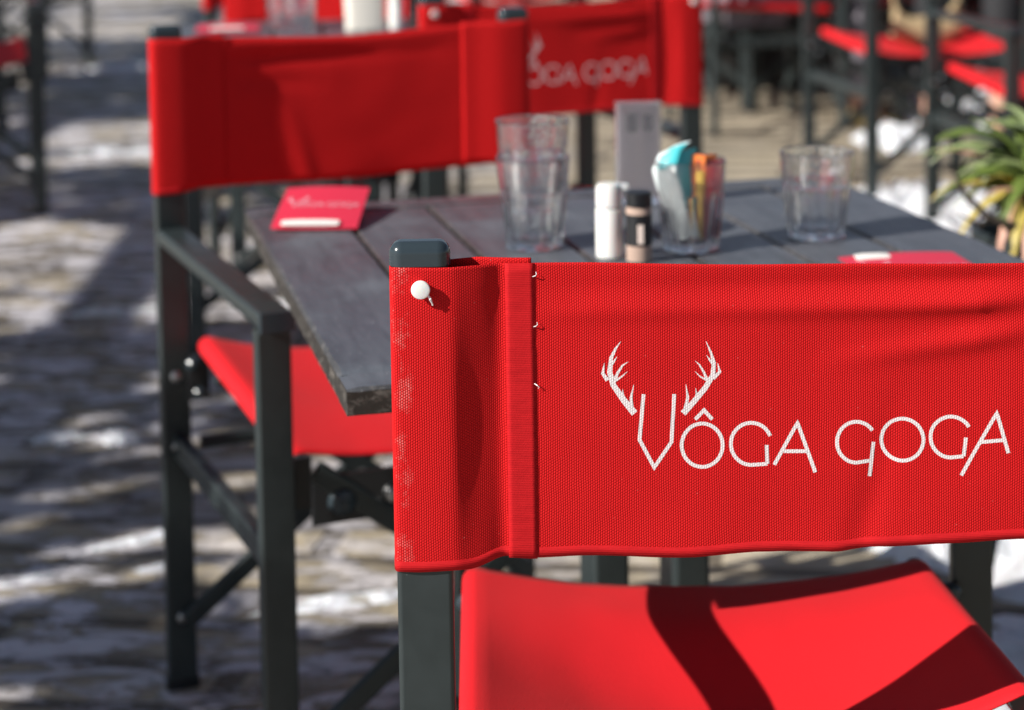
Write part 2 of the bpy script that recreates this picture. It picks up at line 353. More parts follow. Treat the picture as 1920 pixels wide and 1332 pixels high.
    # seat
    fl, fr, rl, rr = (Vector(seatq[k]) for k in ('fl', 'fr', 'rl', 'rr')); rr_ = .0125; sag = seatq.get('sag', .022)
    grid = []; nv = 24
    for i in range(nv+1):
        v = i/nv; a = rl.lerp(fl, v); b = rr.lerp(fr, v); row = []
        cl = a+Vector((rr_, 0, -rr_)); cr = b+Vector((-rr_, 0, -rr_))
        for k in range(9):
            an = R(290-k*(290-82)/8); row.append(cl+Vector((rr_*math.cos(an), 0, rr_*math.sin(an))))
        s0 = row[-1].copy(); s1 = cr+Vector((rr_*math.cos(R(98)), 0, rr_*math.sin(R(98))))
        q_ = min(1, max(0, (.80-v)/.50)); cur = sag+seatq.get('rear_sag', .012)*q_*q_*(3-2*q_)
        for k in range(1, 40):
            t = k/40; p = s0.lerp(s1, t); s_ = abs(2*t-1); p.z -= cur*(1-s_**(2.3-(.7*(1-v) if hero else 0)))+(1-s_**3)*(.0022*noise.noise(Vector((t*4.3, v*3.1, 1)))+.0010*noise.noise(Vector((t*11, v*7, 5))))
            p.y += (.006*(1 if v > .5 else -1)*-(abs(v-.5)*2)**3)*(1-s_**2); row.append(p)
        for k in range(9):
            an = R(98-k*(290-82)/8); row.append(cr+Vector((rr_*math.cos(an), 0, rr_*math.sin(an))))
        grid.append(row)
    surf('seat', grid, M['seat'], root, thick=.0018)
    # backrest cloth
    wm = wm or M['weave']
    L, mid, Rr = band_path(W, ym); raw = chaikin(L, 3)+mid+chaikin(Rr, 3); path, us = resample(raw, step)
    def wr(x, z): return wrinkle(x, z)*max(0, min(1, (h-.07-abs(x))/.05))-bow*max(0, 1-(x/(h-.06))**2)
    def side(i):   # 0 where the path is on a front flap
        return us[i] < .112 or us[-1]-us[i] < .112
    def zrange(i, x):
        zt_, zb_ = lerp_list(top, x), lerp_list(bot, x)
        fr_ = min(us[i], us[-1]-us[i])
        if fr_ < .068: k = min(1, (.068-fr_)/.03); zt_ += .0035*k*(1 if fr_ < .06 else .5); zb_ += .003*k
        return zt_, zb_
    def ofs(i, out):
        a = path[max(i-1, 0)]; b = path[min(i+1, len(path)-1)]; dx, dy = b[0]-a[0], b[1]-a[1]; l = math.hypot(dx, dy)
        # rear-layer runs towards +x: its outside is -y (right-hand side)
        return (dy/l*out, -dx/l*out)
    def bulge(i, x, z):  # recess of the sleeve collapses inwards a little between top and bottom
        e = h-abs(x); 
        if side(i) or not (.022 < e < .060): return 0
        t = (z-.66)/.21; return .0035*math.sin(math.pi*min(1, max(0, t)))*math.sin(math.pi*(e-.022)/.038)
    grid = []; uv = []
    for r in range(rows+1):
        t = r/rows; row = []; ur = []
        for i, (x, y) in enumerate(path):
            zt_, zb_ = zrange(i, x); z = zb_+(zt_-zb_)*t
            row.append((x, -d+y+wr(x, z)+bulge(i, x, z), z)); ur.append((us[i], z-.6))
        grid.append(row); uv.append(ur)
    back = surf('backrest', grid, wm, root, uv=uv, thick=.0009)
    # hem tape along the lower edge, outside of the rear layer
    i0 = next(i for i in range(len(path)) if us[i] > .060); i1 = len(path)-1-i0
    hg = []
    for (dz, o_) in ((.0076, .0006), (.0002, .0006)):
        row = []
        for i in range(i0, i1+1):
            x, y = path[i]; z = lerp_list(bot, x)+dz+(.0006*noise.noise(Vector((x*40, 0, 0))) if dz < .001 else 0); ox, oy = ofs(i, o_)
            row.append((x+ox, -d+y+oy+wr(x, z)+bulge(i, x, z), z))
        hg.append(row)
    surf('hem', hg, M['hem'], back, thick=.0002)
    # seam strips where the sleeves are sewn
    for sg in (-1, 1):
        sg_ = []
        for r in range(31):
            row = []
            for k in range(7):
                e = .0600+.0205*k/6
                if k == 6: e += .0005*noise.noise(Vector((r*3.7, sg, 0)))
                x = sg*(h-e); 
                z0, z1 = lerp_list(bot, x), lerp_list(top, x); z = z0-.0005+(z1+.0006-z0)*r/30
                o_ = .0008 if k else .0004
                row.append((x, -d+ym-o_-(.0002 if k == 6 else 0)+wr(x, z), z))
            sg_.append(row)
        surf('seam_strip', sg_, M['hem'], back, thick=.0006)
    if hero:
        for k, (z_, L_, s1) in enumerate(((.8742, .0022, 1), (.838, .0026, 1), (.797, .0032, -1))):
            th = MB(); x_ = -h+.0808; th.sweep([(x_-.001, -d-.001+ym, z_), (x_+L_*.4, -d-.0028+ym, z_+.001*s1), (x_+L_*.75, -d-.003+ym, z_+.0022*s1), (x_+L_*.6, -d-.002+ym, z_+.0036*s1)], [.0003, .0004, .0003, .0002], 6); th.build('loose_thread', M['white_plastic'], back)
        th = MB(); th.sweep([(-h+.004, -d-.0125, lerp_list(top, -h)-.017), (-h+.0075, -d-.017, lerp_list(top, -h)-.0215), (-h+.009, -d-.0155, lerp_list(top, -h)-.026)], [.0008, .0010, .0006], 6)
        th.build('loose_thread', M['white_plastic'], back)
    # fixing studs
    for sx in (-1, 1):
        b = MB(); b.lathe([(0.0001, -.001), (.0050, -.001), (.0060, .0040), (.0066, .0046), (.0067, .0055), (.0062, .0062), (.0048, .0066), (.0001, .0067)], (sx*(h+.0007) if sx > 0 else -h+.0007, -d-TT_/2-.0022, lerp_list(top, sx*h)-.0145), (0, -1, 0), 32)
        st = b.build('stud', M['white_plastic'], back, angle=32)
    # printed lettering
    if logo:
        def onband(x, z, k=.00055): return (x, -d+ym-k+wr(x, z), z)
        lg = MB()
        def ribbon(pts):
            # pts: (x, z, width); subdivide
            P = []
            for (a, b) in zip(pts, pts[1:]):
                n = max(1, int(math.dist(a[:2], b[:2])/.003)) if hero else 1
                for k in range(n): t = k/n; P.append(tuple(a[q]+(b[q]-a[q])*t for q in range(3)))
            P.append(pts[-1]); Lr = []
            for i, p in enumerate(P):
                a = P[max(0, i-1)]; b = P[min(len(P)-1, i+1)]
                d1 = Vector((p[0]-a[0], p[1]-a[1])); d2 = Vector((b[0]-p[0], b[1]-p[1]))
                if d1.length < 1e-7: d1 = d2.copy()
                if d2.length < 1e-7: d2 = d1.copy()
                d1.normalize(); d2.normalize(); t = (d1+d2); t = t.normalized() if t.length > 1e-3 else d1
                nn = Vector((-t.y, t.x)); sc_ = min(1.8, 1/max(.4, abs(nn.dot(Vector((-d1.y, d1.x)))))); w2 = p[2]/2*sc_
                Lr.append([onband(p[0]+nn.x*w2, p[1]+nn.y*w2), onband(p[0], p[1]), onband(p[0]-nn.x*w2, p[1]-nn.y*w2)])
            lg.loft(Lr, caps=False, close=False)
        for s in STROKES: 
            closed = math.dist(s[0], s[-1]) < 1e-4
            ribbon([(a, b, .0027) for a, b in s])
        for s in TINES: ribbon([(a, b, w*1.02) for a, b, w in s])
        me = lg.mesh('lettering'); o = link('lettering', me, M['print'], back)
    return root
# ---------------------------------------------------------------- ground
def gz(x, y):
    z = lerp_list([(-50, -.06), (0, -.05), (1.62, -.0415), (2.5, 0.0), (6.8, .05), (30, .25), (200, .6)], y)
    return z
g_m = mat('old_stone_paving', (.3, .26, .2), .7); g = NG(g_m); co = g.coord('Object', (1, 1.25, 1), (0, 0, R(8)))
stone = g.ramp(g.noise(co, 3.5, 6, .65, .4), [(.28, (.17, .14, .10)), (.42, (.42, .355, .25)), (.60, (.60, .51, .37)), (.8, (.68, .60, .46))])
sepy = g.n('ShaderNodeSeparateXYZ'); g.l(g.coord('Object'), sepy.inputs[0]); side_0 = g.ramp(g.math('ADD', g.math('MULTIPLY', sepy.outputs[0], .2), .5), [(.44, 1.0), (.56, 0.0)])
br = g.n('ShaderNodeTexBrick'); br.inputs['Scale'].default_value = 1; br.offset = .37; br.inputs['Brick Width'].default_value = .62; br.inputs['Row Height'].default_value = .17; br.inputs['Mortar Size'].default_value = .022; br.inputs['Mortar Smooth'].default_value = .3
br.inputs['Color1'].default_value = (.9, .9, .9, 1); br.inputs['Color2'].default_value = (.62, .62, .62, 1); br.inputs['Mortar'].default_value = (.12, .11, .10, 1); g.l(co, br.inputs['Vector'])
mx = g.n('ShaderNodeMix', data_type='RGBA', blend_type='MULTIPLY'); mx.inputs[0].default_value = .85; g.l(stone, mx.inputs[6]); g.l(br.outputs['Color'], mx.inputs[7]); stone = mx.outputs[2]
wet = g.ramp(g.noise(g.coord('Object', (.7, 2.2, 1)), 2.6, 5, .6, .6), [(.50, 0.0), (.60, .7)])
stone = g.mix(g.math('MULTIPLY', wet, g.math('MULTIPLY_ADD', side_0, .7, .3)), stone, (.042, .033, .026))
slush = g.ramp(g.noise(g.coord('Object', (.9, 2.0, 1), (0, 0, R(-14))), 8.5, 8, .72, .5), [(.475, 0.0), (.53, .9)])
sc_ = g.ramp(g.noise(g.coord('Object', (.45, .9, 1)), 1.0, 2), [(.36, .2), (.50, 1.0)])
sepx = g.n('ShaderNodeSeparateXYZ'); g.l(g.coord('Object'), sepx.inputs[0]); side_ = g.ramp(g.math('ADD', g.math('MULTIPLY', sepx.outputs[0], .2), .5), [(.44, 1.0), (.56, .06)])
sm = g.math('MULTIPLY', g.math('MULTIPLY', slush, sc_), side_)
g.l(g.mix(sm, stone, (.70, .68, .73)), g.b.inputs['Base Color'])
g.l(g.ramp(wet, [(0, .75), (1, .38)]), g.b.inputs['Roughness'])
hh = g.math('ADD', g.math('MULTIPLY', g.noise(co, 14, 6, .65), 1.0), g.math('ADD', g.math('MULTIPLY', sm, .5), g.math('MULTIPLY', br.outputs['Fac'], -.6)))
g.l(g.bump(hh, .02, .8), g.b.inputs['Normal'])
xs = sorted(set([-150, -60, -25, -12]+[-6+.15*i for i in range(81)]+[12, 25, 60, 150])); ys = sorted(set([-150, -60, -20, -8, -4, -2, -1, 0]+[.5+.12*i for i in range(100)]+[15, 20, 30, 60, 150, 300]))
gr = [[(x, y, gz(x, y)+(.006*noise.noise(Vector((x*2.1, y*2.1, 0))) if abs(x) < 6 and 0 < y < 13 else 0)) for x in xs] for y in ys]
surf('ground', gr, g_m, kind='structure')

snow_m = mat('packed_snow', (.80, .82, .86), .6, Subsurface_Weight=.1, Subsurface_Scale=.02); g = NG(snow_m); co = g.coord('Object')
d_ = g.ramp(g.noise(co, 9, 5, .7), [(.45, 0.0), (.8, .7)]); g.l(g.mix(d_, (.80, .82, .86), (.42, .40, .38)), g.b.inputs['Base Color'])
g.l(g.bump(g.noise(co, 35, 5, .7), .012, 1), g.b.inputs['Normal'])
def snow(x, y, rx, ry, h, seed, label, rz=0):
    n = 88; m_ = 12; grid = []
    for k in range(m_+1):
        q = k/m_; row = []
        for i in range(n+1):
            a = 2*math.pi*(i % n)/n; rr = 1+.50*noise.noise(Vector((math.cos(a)*1.5, math.sin(a)*1.5, seed)))+.38*noise.noise(Vector((math.cos(a)*5, math.sin(a)*5, seed+5)))+.07*noise.noise(Vector((math.cos(a)*11, math.sin(a)*11, seed+9)))
            lx, ly = rx*rr*q*math.cos(a), ry*rr*q*math.sin(a); px = x+lx*math.cos(rz)-ly*math.sin(rz); py = y+lx*math.sin(rz)+ly*math.cos(rz)
            hz = h*(1-q**2.5)*(1+.8*noise.noise(Vector((px*9, py*9, seed)))+.6*noise.noise(Vector((px*30, py*30, seed))))
            row.append((px, py, gz(px, py)+hz-.004-.01*(k == m_)))
        grid.append(row)
    return surf('snow_patch', grid, snow_m, label=label, category_='', kind='stuff') if 0 else tag(surf('snow_patch', grid, snow_m), label, 'snow patch', None, 'stuff')

# ---------------------------------------------------------------- tables
wood_m = mat('weathered_slate_coloured_planks', (.1, .1, .11), .42); g = NG(wood_m); t_ = g.coord('Object', (14, 1.6, 14))
n1 = g.noise(t_, 5, 6, .7, .3); n2 = g.noise(g.coord('Object'), 7, 5, .65); n3 = g.noise(g.coord('Object', (5, 1.2, 5)), 60, 3, .8)
c1 = g.ramp(n1, [(.25, (.050, .054, .062)), (.5, (.082, .088, .103)), (.8, (.13, .137, .155))])
c1 = g.mix(g.ramp(n2, [(.50, 0.0), (.75, .5)]), c1, (.19, .21, .24))
c1 = g.mix(g.ramp(n3, [(.66, 0.0), (.72, .8)]), c1, (.42, .43, .44))
# chipped rims; faces that look sideways also carry their shade in the colour
ge = g.n('ShaderNodeNewGeometry'); sx_ = g.n('ShaderNodeSeparateXYZ'); tn = g.n('ShaderNodeTexCoord'); g.l(tn.outputs['Normal'], sx_.inputs[0])
sidef = g.ramp(g.math('ABSOLUTE', sx_.outputs[2]), [(.55, 1.0), (.95, 0.0)])
chipn = g.ramp(g.noise(g.coord('Object', (1, 1, 2)), 55, 4, .7), [(.52, 0.0), (.66, .9)])
c1 = g.mix(sidef, c1, g.mix(chipn, (.03, .026, .022), (.15, .135, .12)))
g.l(c1, g.b.inputs['Base Color']); g.l(g.ramp(n2, [(.3, .30), (.7, .50)]), g.b.inputs['Roughness'])
g.l(g.bump(n1, .0008, .7), g.b.inputs['Normal'])
def board(x0, x1, y0, y1, z0, z1, seed, jl=.0, jr=.0, jn=.0, jf=.0, step=.012):
    """bevelled board with optionally chipped sides"""
    b = .0025; mb = MB(); rings = []
    ny = max(3, int((y1-y0)/step))
    for i in range(ny+1):
        y = y0+(y1-y0)*i/ny
        cl = jl*(abs(noise.noise(Vector((y*45, seed, 0))))+.6*max(0, noise.noise(Vector((y*14, seed, 2))))) if jl else 0
        cr = jr*(abs(noise.noise(Vector((y*45, seed, 7)))) + .6*max(0, noise.noise(Vector((y*14, seed, 9))))) if jr else 0
        e = b if 0 < i < ny else 0
        zz = z1-(0 if 0 < i < ny else b*.6)
        rings.append([(x0+.4*cl, y, z0), (x0+.2*cl, y, z1-b-cl*.9), (x0+b+cl, y, zz), (x1-b-cr, y, zz), (x1-.2*cr, y, z1-b-cr*.9), (x1-.4*cr, y, z0)])
    mb.loft(rings); return mb
def table(name, loc, rz, W, D, label, hz=.734, group=None, chip=.005):
    root = empty(name, loc, rz); tag(root, label, 'table', group); x0 = -W/2; zt = hz; th = .023; nb = 7; e = .045
    for (ya, yb, s_) in ((-D/2, -D/2+e, 1), (D/2-e, D/2, 2)):
        # boards across the ends of the planks: build along y then swap axes
        m_ = board(ya, yb, -W/2, W/2, zt-th, zt, s_+3, jl=chip if s_ == 1 else 0, jr=chip if s_ == 2 else 0)
        m_.v = [(v[1], v[0], v[2]) for v in m_.v]; m_.f = [tuple(reversed(f)) for f in m_.f]
        m_.build('end_board', wood_m, root, angle=25)
    pw = W/nb
    for k in range(nb):
        m_ = board(x0+k*pw+(.0022 if k else 0), x0+(k+1)*pw-(.0022 if k < nb-1 else 0), -D/2+e+.0015, D/2-e-.0015, zt-th, zt-.0004*(k % 2), k*3.3, jl=chip if k == 0 else 0, jr=chip if k == nb-1 else 0)
        m_.build('plank', wood_m, root, angle=25)
    fr = MB(); fr.box((0, 0, zt-th-.012), (W-.12, .05, .022)); fr.box((0, -D/2+.1, zt-th-.0125), (W-.12, .04, .021)); fr.box((0, D/2-.1, zt-th-.0125), (W-.12, .04, .021)); fr.build('under_frame', M['frame'], root)
    for sx in (-.045, .045): col = MB(); col.tube((sx, 0, .03), (sx, 0, zt-th-.024), .040, .06, up=(0, 1, 0), r=.006); col.build('column', M['frame'], root)
    bs = MB(); bs.box((0, 0, .018), (.52, .07, .024), R(45), .008); bs.build('base', M['frame'], root)
    bs = MB(); bs.box((0, 0, .0195), (.52, .07, .024), R(-45), .008); bs.build('base', M['frame'], root)
    return root
def tpt(t, x, y):   # table-local -> world
    c, s = math.cos(t.rotation_euler.z), math.sin(t.rotation_euler.z); return (t.location.x+x*c-y*s, t.location.y+x*s+y*c)

# ---------------------------------------------------------------- small things on the tables
glass_m = mat('clear_glass', (1, 1, 1), .0, Transmission_Weight=1.0, IOR=1.5, Coat_Weight=1.0, Coat_Roughness=.07, Coat_IOR=1.8)
g = NG(glass_m); _b = g.bump(g.noise(g.coord('Object'), 55, 2, .5), .0010, 1); g.l(_b, g.b.inputs['Normal']); g.l(_b, g.b.inputs['Coat Normal'])
_t = glass_m.node_tree; _tr = _t.nodes.new('ShaderNodeBsdfTransparent'); _mx = _t.nodes.new('ShaderNodeMixShader'); _mx.inputs[0].default_value = .10
_t.links.new(_t.nodes['Principled BSDF'].outputs[0], _mx.inputs[1]); _t.links.new(_tr.outputs[0], _mx.inputs[2]); _t.links.new(_mx.outputs[0], _t.nodes['Material Output'].inputs[0])
def tumbler(name, loc, rt, rb, h, label, group=None, rz=0):
    root = empty(name, loc, rz); tag(root, label, 'glass', group)
    def sq(a): return 1-.10*abs(math.sin(4.5*a))
    mb = MB(); n = 72; rings = []
    def ring(r, z, f): return [(r*(1-(1-sq(2*math.pi*i/n))*f)*math.cos(2*math.pi*i/n), r*(1-(1-sq(2*math.pi*i/n))*f)*math.sin(2*math.pi*i/n), z) for i in range(n)]
    out = [(rb*.80, 0, 0), (rb*.93, .0003, .1), (rb*.985, .0016, .3), (rb, .0035, .5), (rb, .0055, 1), (rb+(rt-rb)*.3, h*.3, 1), (rb+(rt-rb)*.60, h*.58, 1), (rb+(rt-rb)*.64+.0008, h*.62, .9), (rb+(rt-rb)*.66+.0010, h*.635, .6), (rb+(rt-rb)*.67+.0004, h*.65, .3), (rb+(rt-rb)*.70-.0004, h*.67, .1), (rb+(rt-rb)*.80-.0002, h*.74, 0), (rt-.0003, h-.006, 0), (rt+.0002, h-.0028, 0), (rt+.0002, h-.0014, 0), (rt-.0003, h-.0005, 0), (rt-.0011, h, 0)]
    inn = [(rt-.0018, h-.0003, 0), (rt-.0024, h-.0012, 0), (rt-.0026, h-.003, 0), (rb+(rt-rb)*.75-.0032, h*.68, 0), (rb+(rt-rb)*.35-.0042, h*.35, .3), (rb-.006, .014, .3), (rb-.012, .010, 0), (.001, .0085, 0)]
    for r, z, f in out+inn: rings.append(ring(r, z, f))
    mb.loft(rings); mb.build('glass_body', glass_m, root, angle=24); return root
def mill(loc, label, kind):
    root = empty('pepper_grinder' if kind else 'salt_grinder', loc, 0); tag(root, label, 'grinder')
    if not kind:
        b = MB(); b.lathe([(.0125, 0), (.0145, .001), (.0145, .052), (.0138, .0535)], n=28); b.build('body', M['white_plastic'], root)
        b = MB(); b.lathe([(.0132, .0545), (.0142, .0555), (.0140, .074), (.0125, .0785), (.004, .0795)], n=28); b.box((.013, 0, .0755), (.016, .012, .005), r=.002); b.build('lid', M['white_plastic'], root)
    else:
        pep = mat('ground_pepper', (.42, .30, .24), .8)
        b = MB(); b.lathe([(.012, 0), (.0135, .0012), (.0135, .056), (.0125, .058)], n=28); b.build('body', pep, root)
        b = MB(); b.lathe([(.0138, .018), (.0138, .051)], n=28); b.build('label_wrap', mat('black_label', (.015, .015, .017), .4), root)
        b = MB(); b.box((.001, -.0140, .031), (.0065, .0008, .020), r=.0003); b.build('label_print', mat('pale_label_print', (.75, .62, .55), .5), root)
        b = MB(); b.lathe([(.0125, .0585), (.0140, .0595), (.0140, .0725), (.0120, .0745), (.002, .075)], n=28); b.build('lid', M['black_plastic'], root)
    return root
def sheet_strip(pts, w, th=.0012, wdir=(1, 0, 0)):
    mb = MB(); wd = Vector(wdir).normalized(); rings = []
    for i, p in enumerate(pts):
        p = Vector(p); d = (Vector(pts[min(i+1, len(pts)-1)])-Vector(pts[max(0, i-1)])).normalized(); n_ = wd.cross(d).normalized()
        ww = w*(1 if 0 < i < len(pts)-1 else .96)
        rings.append([p-wd*ww/2-n_*th*.2, p-wd*ww/4-n_*th, p+wd*ww/4-n_*th, p+wd*ww/2-n_*th*.2, p+wd*ww/2+n_*th*.2, p+wd*ww/4+n_*th, p-wd*ww/4+n_*th, p-wd*ww/2+n_*th*.2])
    mb.loft(rings); return mb
def pouch(loc, rz, w, d, h0, h1, label, slip):
    """folded red paper pouch, higher at its far end"""
    root = empty('napkin_pouch', loc, rz); tag(root, label, 'napkin')
    n = 10; grid = []
    red = M['card']
    mb = MB(); rings = []
    for j in range(n+1):
        v = j/n; y = -d/2+d*v; hz = h0+(h1-h0)*v**.9
        ring = []
        for i in range(9): u = i/8; ring.append((-w/2+w*u, y, hz-.0022*(2*u-1)**2))
        for i in range(8, -1, -1): u = i/8; ring.append((-w/2+w*u, y, hz-.003-.5*(hz-.003)*(1-(2*u-1)**2)*.25))
        rings.append(ring)
    mb.loft(rings); body = mb.build('pouch', red, root)
    mb = MB()
    def top(x, y):
        v = (y+d/2)/d; u = (x+w/2)/w; return (x, y, h0+(h1-h0)*v**.9-.0022*(2*u-1)**2+.0006)
    k = w/.34
    for s in STROKES+[[(a, b) for a, b, _ in t] for t in TINES]:
        for a, b in zip(s, s[1:]):
            A = (a[0]*k-.004, (a[1]-.775)*k*1.15+d*.08); B = (b[0]*k-.004, (b[1]-.775)*k*1.15+d*.08)
            dx, dy = B[0]-A[0], B[1]-A[1]; l = math.hypot(dx, dy) or 1; nx, ny = -dy/l*.0008, dx/l*.0008
            mb.add([top(A[0]+nx, A[1]+ny), top(A[0]-nx, A[1]-ny), top(B[0]-nx, B[1]-ny), top(B[0]+nx, B[1]+ny)], [(0, 1, 2, 3)])
    mb.build('lettering', M['faded_print'], body)
    x0, y0, ww = slip
    s_ = sheet_strip([(x0, y0-.006, h0+.0015), (x0, y0, h0+.0035), (x0, y0+.007, h0+.0045)], ww); s_.build('paper_slip', mat('white_paper', (.8, .76, .72), .8), root)
    return root
M['faded_print'] = mat('faded_pink_print', (.78, .36, .42), .6)
M['card'] = mat('crimson_paper', (.66, .028, .065), .5)
# ================================================================ the setting and the layout
PI = math.pi
# front chair, seen from behind
F_TOP = [(-.2820, .8852), (-.2372, .8844), (-.1786, .8839), (-.004, .8799), (.171, .8772), (.2591, .884)]
F_BOT = [(-.2840, .6660), (-.2620, .6655), (-.2372, .6660), (-.2276, .6655), (-.2007, .6708), (-.1805, .6695), (-.1437, .6703), (-.0743, .6677), (-.0156, .6703), (.0363, .6692), (.0690, .6724), (.1214, .6741), (.1719, .6758), (.215, .672), (.2591, .664)]
front = chair('directors_chair', .518, .4984, F_TOP, F_BOT,
    dict(fl=(-.2385, .200, .493), fr=(.207, .200, .491), rl=(-.2385, -.165, .505), rr=(.211, -.168, .525), sag=.020, rear_sag=.04),
    'closest red folding chair seen from behind, white antlers and lettering sharp on its backrest', None, step=.0028, rows=90, wm=M['weave_front'], hero=True, ym=.0014, ha=.648)
front.location = (.1866, 1.6301, gz(0, 1.4)); front.location.z = -.0415; front.rotation_euler.z = .0164

P_TOP = [(-.26, .884), (-.20, .881), (0, .874), (.20, .881), (.26, .884)]
P_BOT = [(-.26, .676), (-.19, .680), (0, .676), (.19, .680), (.26, .676)]
left = chair('directors_chair', .499, .4984, P_TOP, P_BOT,
    dict(fl=(-.224, .215, .452), fr=(.224, .215, .452), rl=(-.224, -.212, .486), rr=(.224, -.212, .486), sag=.020),
    'red folding chair facing the camera at the far left corner of the front table', None, step=.006, rows=22, ym=.0, bow=.003)
left.location = (-.1352, 2.4606, 0); left.rotation_euler.z = PI+.392

def place(x, y, rz, label, group=None, dz=0):
    c = copy_tree(left); c.location = (x, y, gz(x, y)+dz); c.rotation_euler.z = rz; c['label'] = label
    if group: c['group'] = group
    elif 'group' in c: del c['group']
    return c
place(.004, 3.74, .36, 'red folding chair with lettered back to the camera, behind the left corner chair', dz=-.042)
place(1.42, 5.07, PI+.18, 'red folding chair at the right edge whose bright seat shows just above the plant')
place(1.475, 4.50, -.25, 'red folding chair at the upper right corner, only its post and backrest end showing')
place(1.225, 5.95, PI+.22, 'red folding chair with a beige bag on its seat, behind the right drinking glass')
place(-.46, 5.18, -1.9, 'red folding chair standing side-on at the left end of the second table')
place(-.44, 4.49, PI-.05, 'red folding chair facing the camera right behind the white carton')
place(-.05, 8.05, PI+.5, 'distant red folding chair showing only its seat between the lettered chair and the carton')
place(-1.707, 5.936, PI+.26, 'red folding chair at the left edge, its dark legs nearest the border')
place(-2.35, 9.3, PI-.2, 'red folding chair farthest back on the left, behind the border one')
place(-2.25, 7.55, PI+.3, 'red folding chair cut by the left edge, between the nearest and the farthest there')
place(.90, 7.32, -PI/2+.25, 'folding chair on which the seated person in grey trousers sits')
place(1.75, 7.45, PI-.3, 'folding chair on which the seated person in black trousers sits')
place(2.35, 6.6, .2, 'empty folding chair beyond the right border, next to the dark counter')
place(1.28, 7.55, PI+.6, 'folding chair in front of the dark counter between the two seated people')
place(.72, 8.0, PI-.2, 'folding chair farthest back at the left end of the dark counter')

# tables
c_, s_ = math.cos(.2352), math.sin(.2352)
def tl(x, y): return (-.1342+x*c_-y*s_, 1.4714+x*s_+y*c_)
cx_, cy_ = tl(.6929/2, .7236/2-.0145)
t1 = table('cafe_table', (cx_*1.095, cy_*1.095, 0), .2352, .6929*1.095, .7236*1.095+.024, 'dark weathered plank table with glasses and grinders in front of the closest chair', chip=.003, hz=.695)
t2 = table('cafe_table', (-.34, 4.04, .012), .10, .72, .62, 'dark plank table behind the left corner chair, with a white carton on it', hz=.73)
t3 = table('cafe_table', (-2.75, 8.4, gz(0, 7.2)), .1, .80, .70, 'dark plank table far back at the left edge', hz=.73)
TZ = .6952
tumbler('drinking_glass', (0.0197, 2.1298, TZ), .0405, .032, .100, 'lower glass of the stacked pair of tumblers left of the white grinder')
tumbler('drinking_glass', (0.0197, 2.1298, TZ+.041), .0405, .032, .100, 'upper glass nested inside the other tumbler left of the white grinder', rz=.3)
tumbler('drinking_glass', (0.3350, 2.1627, TZ), .041, .0325, .096, 'single empty faceted tumbler standing at the right of the table', rz=.2)
tumbler('sachet_glass', (0.1894, 2.1080, TZ), .039, .031, .098, 'faceted tumbler holding blue and orange sugar sachets', rz=.5)
mill((0.0997, 2.0729, TZ), 'white plastic salt grinder standing beside the black-lidded one', 0)
mill((0.1298, 2.0499, TZ), 'pepper grinder with black lid and brown pepper inside', 1)
def sachet(pts, w, m, label, wd, stripe=None):
    o = sheet_strip(pts, w, .0016, wd).build('sugar_sachet', m, None); tag(o, label, 'sachet', 'sugar sachets in the tumbler')
    if stripe:
        s = sheet_strip(stripe[0], w*.97, .0021, wd).build('printed_band', stripe[1], o)
    return o
sw = mat('white_sachet_paper', (.72, .78, .78), .5); sb = mat('turquoise_print', (.05, .50, .55), .45); so = mat('orange_paper', (.80, .20, .04), .5); sr = mat('dark_red_paper', (.35, .05, .06), .5); sy = mat('mustard_paper', (.55, .35, .05), .5)
gx, gy = 0.1894, 2.1079
sachet([(gx-.004, gy-.012, TZ+.012), (gx-.016, gy-.012, TZ+.045), (gx-.026, gy-.010, TZ+.075), (gx-.030, gy-.008, TZ+.092), (gx-.022, gy-.004, TZ+.108), (gx-.010, gy-.002, TZ+.114)], .025, sw, 'blue and white sachet bent over the rim of the tumbler', (.95, -.2, 0.35),
       ([(gx-.026, gy-.0102, TZ+.091), (gx-.022, gy-.0062, TZ+.105), (gx-.013, gy-.0042, TZ+.1125)], sb))
sachet([(gx-.002, gy-.004, TZ+.012), (gx-.010, gy-.006, TZ+.05), (gx-.012, gy-.004, TZ+.09), (gx-.004, gy, TZ+.108)], .026, sb, 'turquoise sachet standing behind the bent one', (.9, .3, .1))
sachet([(gx+.006, gy+.004, TZ+.012), (gx+.004, gy+.002, TZ+.05), (gx+.006, gy, TZ+.103)], .026, so, 'orange sachet in the middle of the tumbler', (.8, -.6, 0))
sachet([(gx+.012, gy-.004, TZ+.012), (gx+.017, gy-.004, TZ+.05), (gx+.021, gy-.002, TZ+.097)], .032, sr, 'dark red sachet leaning against the right of the tumbler', (.95, .2, 0))
sachet([(gx+.008, gy-.010, TZ+.012), (gx+.008, gy-.012, TZ+.05), (gx+.010, gy-.012, TZ+.088)], .009, sy, 'mustard sachet between the orange and the dark red ones', (.9, -.3, 0))
sachet([(gx+.014, gy+.008, TZ+.012), (gx+.018, gy+.012, TZ+.05), (gx+.020, gy+.014, TZ+.100)], .024, so, 'orange sachet rising highest at the back of the tumbler', (.9, .3, 0))
pouch((-0.2285, 2.2940, TZ), -.05, .100, .125, .006, .030, 'crimson napkin pouch with pale print lying at the far left of the table', (-.005, -.058, .068))
pouch((0.4074, 1.9711, TZ), .16, .125, .13, .005, .008, 'crimson napkin pouch at the near right of the table, half hidden by the closest chair', (-.030, .050, .038))
